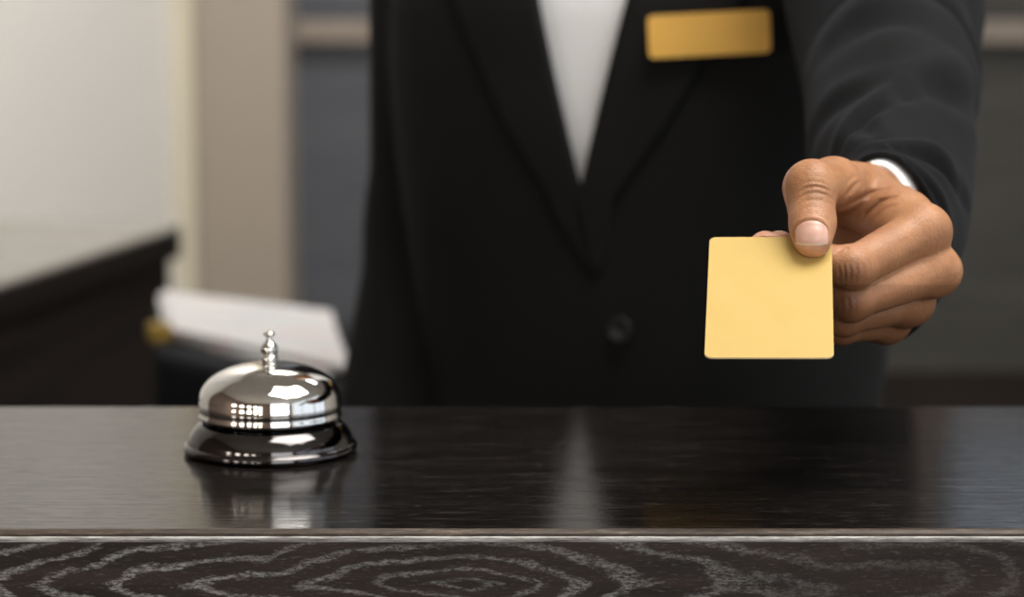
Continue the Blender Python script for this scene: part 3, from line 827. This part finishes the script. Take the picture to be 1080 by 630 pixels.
def front_project(a, z, off, f=jacket_outer):
    a = np.asarray(a, float); z = np.asarray(z, float)
    P = np.stack([Bp(x, .30, y) for x, y in zip(a, z)]).astype(np.float32)
    for _ in range(60):
        d = f(P) - off; P += (-bf * 1.0).astype(np.float32) * (np.clip(d, -.02, .05) * .8)[:, None]
    return P
def sheet(name, A, Z, off, m, parent, thick=.004, edge_round=True, f=jacket_outer):
    nr_, nc = A.shape
    P = front_project(A.ravel(), Z.ravel(), off, f)
    Bk = P - (bf * thick).astype(np.float32); n = nr_ * nc
    V = np.concatenate([P, Bk]); F = []
    for j in range(nr_ - 1):
        for i in range(nc - 1):
            a = j * nc + i; F.append((a, a + 1, a + nc + 1, a + nc)); F.append((n + a, n + a + nc, n + a + nc + 1, n + a + 1))
    ring = list(range(nc)) + [j * nc + nc - 1 for j in range(1, nr_)] + [(nr_ - 1) * nc + i for i in range(nc - 2, -1, -1)] + [j * nc for j in range(nr_ - 2, 0, -1)]
    for k in range(len(ring)):
        a, b_ = ring[k], ring[(k + 1) % len(ring)]; F.append((a, n + a, n + b_, b_))
    me = bpy.data.meshes.new(name); me.from_pydata([tuple(map(float, v)) for v in V], [], F)
    bm = bmesh.new(); bm.from_mesh(me); bmesh.ops.recalc_face_normals(bm, faces=bm.faces); bm.to_mesh(me); bm.free()
    o = link_mesh(name, me, m, parent, True)
    return o
# lapels: fold line along the opening, notch high up
for s in (-1, 1):
    zs = np.linspace(1.120, 1.47, 60); A = []; Z = []
    for z in zs:
        inn = OFFS + s * (float(v_edge(np.array(z))) - .004) if z > 1.162 else OFFS + .014 * (1.162 - z) / .06
        wd = np.interp(z, [1.12, 1.16, 1.22, 1.31, 1.38, 1.385, 1.47], [.004, .022, .050, .078, .092, .062, .050])
        t = np.linspace(0, 1, 12)
        A.append(inn + s * wd * t); Z.append(z + .004 * t)
    sheet('lapel', np.array(A), np.array(Z), .0035 + (.0015 if s > 0 else 0), M['wool'], jacket)
# overlapping front edge below the lapels, and the button
zs = np.linspace(.80, 1.135, 40); A = []; Z = []
for z in zs:
    e = OFFS + .014 + .006 * (1.13 - z) - 0.16 * max(0, .95 - z) ** 1.6 * -1
    t = np.linspace(0, 1, 8); A.append(e - .0 + (.05) * t - 0.02); Z.append(z + 0 * t)
bc = front_project([0.0285], [1.083], .003)[0]
def disc(center, nrm, r, th, n=24, holes=True):
    q = Vector(nrm).to_track_quat('Z', 'Y').to_matrix(); bm = bmesh.new()
    prof = [(0, 0), (r * .9, 0), (r, th * .3), (r, th * .7), (r * .92, th), (r * .78, th), (r * .70, th * .75), (0, th * .7)]
    rings = []
    for rr, z in prof:
        rings.append([bm.verts.new(Vector(center) + q @ Vector((rr * math.cos(2 * PI * i / n), rr * math.sin(2 * PI * i / n), z))) for i in range(n)] if rr > 0 else [bm.verts.new(Vector(center) + q @ Vector((0, 0, z)))])
    for A_, B_ in zip(rings, rings[1:]):
        for i in range(n):
            j = (i + 1) % n
            if len(A_) == 1: bm.faces.new((A_[0], B_[i], B_[j]))
            elif len(B_) == 1: bm.faces.new((A_[i], A_[j], B_[0]))
            else: bm.faces.new((A_[i], A_[j], B_[j], B_[i]))
    return bm
obj('button', disc(bc, bf, .009, .003), M['button'], jacket, True)
# --- shirt front and collar
def shirt_f(P):
    q = (P - Bp(0, 0, 0).astype(np.float32)) @ Mb.astype(np.float32)
    o = torso_f(P) + .0125
    o = np.minimum(o, np.maximum(np.hypot(q[:, 0], q[:, 1] - .02) - .066, np.maximum(1.42 - q[:, 2], q[:, 2] - 1.545 - .0 * q[:, 1])))
    o = o + .0007 * vnoise(P, 30, 8)
    return np.maximum(np.maximum(o, -(o + .012)), .80 - q[:, 2]).astype(np.float32)
SV, SF = sdf_mesh(shirt_f, (-.30, 1.62, .78), (.44, 2.1, 1.58), 0.0045)
shirt = pymesh('shirt', SV, SF[:, ::-1], M['shirt'], person)
FOLDS = [(1.35, .07, .15, .24, .13, .014), (1.05, .02, .0, .09, .06, .012), (2.6, .20, 1.5, .29, .08, .017), (1.4, .30, .2, .44, .13, .020), (2.9, .36, 1.7, .33, .07, .018),
         (2.4, .47, .9, .46, .09, .022), (1.0, .58, -.5, .46, .11, .020), (1.6, .69, -.2, .63, .05, .025), (1.75, .12, 2.1, .26, .05, .016)]
# --- his left sleeve (the outstretched arm) as a folded elliptic tube
def sleeve(name, rows, m, folds_on=True, thick=.003, nu=150, nv=120, parent=None):
    # rows: (x,y,z, half width, half height) from cuff to shoulder, world metres
    S = cr(rows, nu); C3 = S[:, :3]
    T = np.gradient(C3, axis=0); T /= np.linalg.norm(T, axis=1, keepdims=True)
    V = []
    for i in range(nu):
        t_ = T[i]; side = np.cross(t_, [0, 0, 1]); side /= np.linalg.norm(side); up = np.cross(side, t_)
        s = i / (nu - 1)
        for j in range(nv):
            a = 2 * PI * j / nv
            r = 1.0
            if folds_on:
                k = min(1, s * 6 + .15)
                r += k * (.030 * math.sin(3 * a + 9 * s + 1.0) * math.exp(-((s - .30) / .25) ** 2) + .012 * math.sin(17 * s - 2 * a + 2) + .018 * math.sin(5 * a - 14 * s))
                for (a0, s0, a1, s1, amp, wd) in FOLDS:
                    # distance to a fold line on the unrolled sleeve (a in radians scaled, s along)
                    ux, uy = (a1 - a0) * .12, s1 - s0; qx, qy = (a - a0) * .12, s - s0
                    tt = max(0.0, min(1.0, (qx * ux + qy * uy) / (ux * ux + uy * uy))); dd_ = math.hypot(qx - tt * ux, qy - tt * uy)
                    if dd_ < 4 * wd:
                        sd = 1 if (qx * uy - qy * ux) > 0 else -1
                        e_ = math.sin(PI * min(1, max(.12, tt if tt < .5 else 1 - tt) * 2) / 2)
                        r += e_ * amp * (-math.exp(-(dd_ / wd) ** 2) + .8 * math.exp(-((dd_ - 1.7 * wd) / (1.2 * wd)) ** 2) * (1 if sd > 0 else .35))
            V.append(C3[i] + side * S[i, 3] * r * math.cos(a) + up * S[i, 4] * r * math.sin(a))
    # inner wall near the opening
    n_in = 14; base = len(V)
    for i in range(n_in):
        t_ = T[i * 2]; side = np.cross(t_, [0, 0, 1]); side /= np.linalg.norm(side); up = np.cross(side, t_)
        for j in range(nv):
            a = 2 * PI * j / nv
            V.append(C3[i * 2] + side * (S[i * 2, 3] - thick) * math.cos(a) + up * (S[i * 2, 4] - thick) * math.sin(a))
    F = []
    for i in range(nu - 1):
        for j in range(nv):
            k = (j + 1) % nv; F.append((i * nv + j, i * nv + k, (i + 1) * nv + k, (i + 1) * nv + j))
    for i in range(n_in - 1):
        for j in range(nv):
            k = (j + 1) % nv; F.append((base + i * nv + k, base + i * nv + j, base + (i + 1) * nv + j, base + (i + 1) * nv + k))
    for j in range(nv):
        k = (j + 1) % nv; F.append((j, base + j, base + k, k))
    me = bpy.data.meshes.new(name); me.from_pydata([tuple(map(float, v)) for v in V], [], F)
    bm = bmesh.new(); bm.from_mesh(me); bmesh.ops.recalc_face_normals(bm, faces=bm.faces); bm.to_mesh(me); bm.free()
    return link_mesh(name, me, m, parent, True)
def Hw(px, py, dw): return h2w([H(px, py, dw)])[0]
rows = [(*Hw(932, 263, 97), .0272, .0490), (*Hw(938, 250, 112), .0315, .0500), (*Hw(941, 222, 145), .0370, .0515), (*Hw(941, 170, 205), .0430, .054), (*Hw(939, 105, 280), .0470, .057), (*ELB, .0500, .060),
        (*(ELB * .6 + SHL * .4), .062, .066), (*(ELB * .25 + SHL * .75 + np.array([0, 0, .0])), .067, .070), (*(SHL + ba * -.02), .070, .072)]
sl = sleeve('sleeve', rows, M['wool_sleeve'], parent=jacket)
rows = [(*Hw(925, 264, 86), .0195, .0420), (*Hw(930, 256, 102), .0240, .0455), (*Hw(934, 232, 135), .028, .046), (*Hw(936, 180, 195), .034, .046)]
cf = sleeve('shirt_cuff', rows, M['shirt'], False, .0022, 60, 96, parent=shirt)
# --- trousers, shoes, hair
def trou_f(P):
    d = ell(P, Bp(0, 0, .93), (.175, .122, .14), Mb)
    for s in (-1, 1):
        d = smin(d, cap(P, Bp(s * .085, 0, .88), Bp(s * .09, .01, .50), .098, .072), .03)
        d = smin(d, cap(P, Bp(s * .09, .01, .50), Bp(s * .095, -.01, .08), .072, .060), .02)
    q = P[:, 2]
    return np.maximum(np.maximum(d, .045 - q), q - 1.0).astype(np.float32)
TV, TF = sdf_mesh(trou_f, (-.20, 1.6, 0.02), (.40, 2.1, 1.03), 0.007)
pymesh('trousers', TV, TF[:, ::-1], M['trousers'], person)
for s in (-1, 1):
    def shoe_f(P):
        d = smin(cap(P, Bp(s * .095, -.045, .048), Bp(s * .10, .02, .052), .047, .045), cap(P, Bp(s * .10, .02, .045), Bp(s * .107, .165, .035), .046, .036), .03)
        return np.maximum(d, .002 - P[:, 2]).astype(np.float32)
    c_ = Bp(s * .1, .05, 0)
    ZV, ZF = sdf_mesh(shoe_f, (c_[0] - .16, c_[1] - .20, -.006), (c_[0] + .16, c_[1] + .2, .12), 0.006)
    pymesh('shoe', ZV, ZF[:, ::-1], M['shoe'], person)
def hair_f(P):
    d = ell(P, Bp(0, .018, 1.728), (.082, .100, .112), Mb)
    q = (P - Bp(0, 0, 0).astype(np.float32)) @ Mb.astype(np.float32)
    face = np.maximum(q[:, 1] - .082, 0) + 0 * q[:, 1]
    cut = np.maximum(-(q[:, 2] - 1.665), np.where(q[:, 2] < 1.775, q[:, 1] - .055, q[:, 1] - .11))
    return np.maximum(d + .0015 * vnoise(P, 300, 2), cut).astype(np.float32)
RV, RF = sdf_mesh(hair_f, (-.03, 1.72, 1.63), (.21, 2.02, 1.86), 0.004)
pymesh('hair', RV, RF[:, ::-1], M['hair'], person)

# ------------------------------------------------------------------ name badge pinned to the jacket
def badge():
    # centre on the chest where the photo shows it
    a_c, z_c = 0.093, 1.2865
    c = front_project([a_c], [z_c], .0105)[0]
    l_ = front_project([a_c - .03], [z_c], .0105)[0]; r_ = front_project([a_c + .03], [z_c], .0105)[0]
    ux = (r_ - l_); ux[2] = 0; ux = ux / np.linalg.norm(ux)
    un = np.cross(ux, [0, 0, 1.0]); 
    if un @ bf < 0: un = -un
    up = np.array([0, 0, 1.0])
    rot = R(3.2); X = ux * math.cos(rot) + up * math.sin(rot); Y = -ux * math.sin(rot) + up * math.cos(rot)
    hw, hh, rr, th = .0405, .0142, .0035, .003
    bm = bmesh.new(); pts = []
    for cx_, cy_, a0_ in ((hw - rr, hh - rr, 0), (-hw + rr, hh - rr, 90), (-hw + rr, -hh + rr, 180), (hw - rr, -hh + rr, 270)):
        for k in range(7):
            a = R(a0_ + k * 15); pts.append((cx_ + rr * math.cos(a), cy_ + rr * math.sin(a)))
    A_ = [bm.verts.new(c + X * x + Y * y + un * th) for x, y in pts]; B_ = [bm.verts.new(c + X * x + Y * y) for x, y in pts]
    bm.faces.new(A_); bm.faces.new(B_[::-1]); n = len(pts)
    for i in range(n): bm.faces.new((A_[i], B_[i], B_[(i + 1) % n], A_[(i + 1) % n]))
    o = obj('name_badge', bm, M['badge'])
    tag(o, 'blank gold rectangular name badge pinned to the black jacket', 'badge')
badge()

# ------------------------------------------------------------------ rear desk along the white wall
ZD = 0.95
d0 = on_plane(-60, 314.5, ZD)[:2]; d1 = on_plane(178, 238, ZD)[:2]
dd = (d1 - d0) / np.linalg.norm(d1 - d0); d00 = d1 - dd * 1.9
nn = np.array([-dd[1], dd[0]])
dk = thing('rear_desk', 'dark rear desk with polished grey top against the white wall', 'desk', (*(d00 + d1) / 2, 0))
dep = 0.30
obj('desk_top', prism_bm([d00 - nn * .013, d1 - nn * .013 + dd * .008, d1 + nn * dep + dd * .008, d00 + nn * dep], ZD - .006, ZD, .001), M['desk_top'], dk)
obj('desk_edge', prism_bm([d00 - nn * .015, d1 - nn * .015 + dd * .01, d1 + nn * dep + dd * .01, d00 + nn * dep], ZD - .045, ZD - .0055, .002), M['dark_wood'], dk)
obj('front_panel', prism_bm([d00, d1, d1 + nn * .03, d00 + nn * .03], 0, ZD - .045), M['dark_wood'], dk)
obj('end_panel', prism_bm([d1 - dd * .03 + nn * .03, d1 + nn * .03, d1 + nn * dep, d1 - dd * .03 + nn * dep], 0, ZD - .045), M['dark_wood'], dk)

# low dark credenza against the back wall on the right
cz = thing('low_cabinet', 'low dark brown cabinet against the back wall at right', 'cabinet', (0.9, 4.5, 0))
obj('body', box_bm(0.30, 2.2, 4.32, 4.80, 0.06, 0.50, 0.004), M['dark_wood'], cz)
obj('top', box_bm(0.28, 2.22, 4.30, 4.80, 0.50, 0.53, 0.004), M['dark_wood'], cz)
for i in range(4):
    x = .31 + i * .472; dr_ = obj('door', box_bm(x, x + .462, 4.300, 4.319, .08, .49, .003), M['dark_wood'], cz)
    obj('handle', box_bm(x + .40, x + .412, 4.285, 4.299, .22, .34, .003), M['steel_dark'], dr_)
obj('plinth', box_bm(0.33, 2.17, 4.36, 4.78, 0.0, 0.06), M['dark_wood'], cz)

# ------------------------------------------------------------------ machine with papers behind the bell
ZP = 0.962
pr = thing('office_printer', 'black office printer behind the bell carrying loose white papers', 'printer', (-0.27, 2.35, 0.55))
pA_, pB_, pC_, pD_ = [on_plane(x, y, ZP)[:2] for x, y in ((162, 316), (372, 340), (372, 425), (162, 368))]
cen = (pA_ + pB_ + pC_ + pD_) / 4
poly = [pD_, pC_, pB_, pA_]
obj('housing', prism_bm(poly, 0.72, ZP, 0.012, 3), M['black_plastic'], pr)
inset = lambda k, dz0, dz1, nm: obj(nm, prism_bm([cen + (p - cen) * k for p in poly], dz0, dz1, .004), M['black_plastic'], pr)
inset(.94, .70, .72, 'base')
e0, e1 = pD_, pC_; ed = (e1 - e0) / np.linalg.norm(e1 - e0); en = np.array([ed[1], -ed[0]])
if en[1] > 0: en = -en
q0, q1 = e0 + ed * .05, e1 - ed * .05
obj('paper_tray', prism_bm([q0 + en * .006, q1 + en * .006, q1 - en * .003, q0 - en * .003], .75, .80, .001), M['steel_dark'], pr)
cb_ = thing('printer_stand', 'dark wooden stand carrying the black printer', 'cabinet', (*cen, 0))
obj('body', prism_bm([cen + (p - cen) * 1.05 for p in poly], 0.05, 0.70, .004), M['dark_wood'], cb_)
obj('plinth', prism_bm([cen + (p - cen) * .98 for p in poly], 0.0, 0.05), M['dark_wood'], cb_)
rnd = random.Random(4)
quad = [on_plane(x, y, ZP + .006)[:2] for x, y in ((176, 311), (352, 334), (358, 398), (176, 352))]
qc = sum(quad) / 4
for i in range(5):
    a = R(rnd.uniform(-3, 3)); k = 1 - .01 * i; rot = np.array([[math.cos(a), -math.sin(a)], [math.sin(a), math.cos(a)]])
    P4 = [qc + rot @ ((p - qc) * k) + np.array([rnd.uniform(-.006, .006), rnd.uniform(-.006, .006)]) for p in quad]
    z0 = ZP + .0005 + i * .0024
    lab = ['lowest booklet of the white paper pile on the printer', 'second booklet from the bottom of the paper pile on the printer', 'middle booklet of the white paper pile on the printer',
           'booklet just under the top one of the paper pile on the printer', 'topmost white booklet with faint pink print on the printer pile'][i]
    o = obj('paper_booklet', prism_bm(P4[::-1], z0, z0 + .0022, .0005, 1), M['paper'])
    tag(o, lab, 'booklet', 'booklets piled on the printer')
yp = on_plane(156, 352, ZP)
def small_box(name, c, sx, sy, z0, z1, a, m, bev=.003):
    p = [np.array(c[:2]) + np.array([math.cos(a) * x - math.sin(a) * y, math.sin(a) * x + math.cos(a) * y]) for x, y in ((-sx, -sy), (sx, -sy), (sx, sy), (-sx, sy))]
    return obj(name, prism_bm(p, z0, z1, bev), m)
yc = on_plane(159, 350, ZP)
yc_ = wpt(158, 352, 2.36)
tag(small_box('sticky_note_block', (on_plane(168, 360, ZP)[0], on_plane(168, 360, ZP)[1]), .011, .011, ZP + .0005, ZP + .018, .3, M['yellow_paper']), 'small yellow note block at the left of the white papers', 'note block')
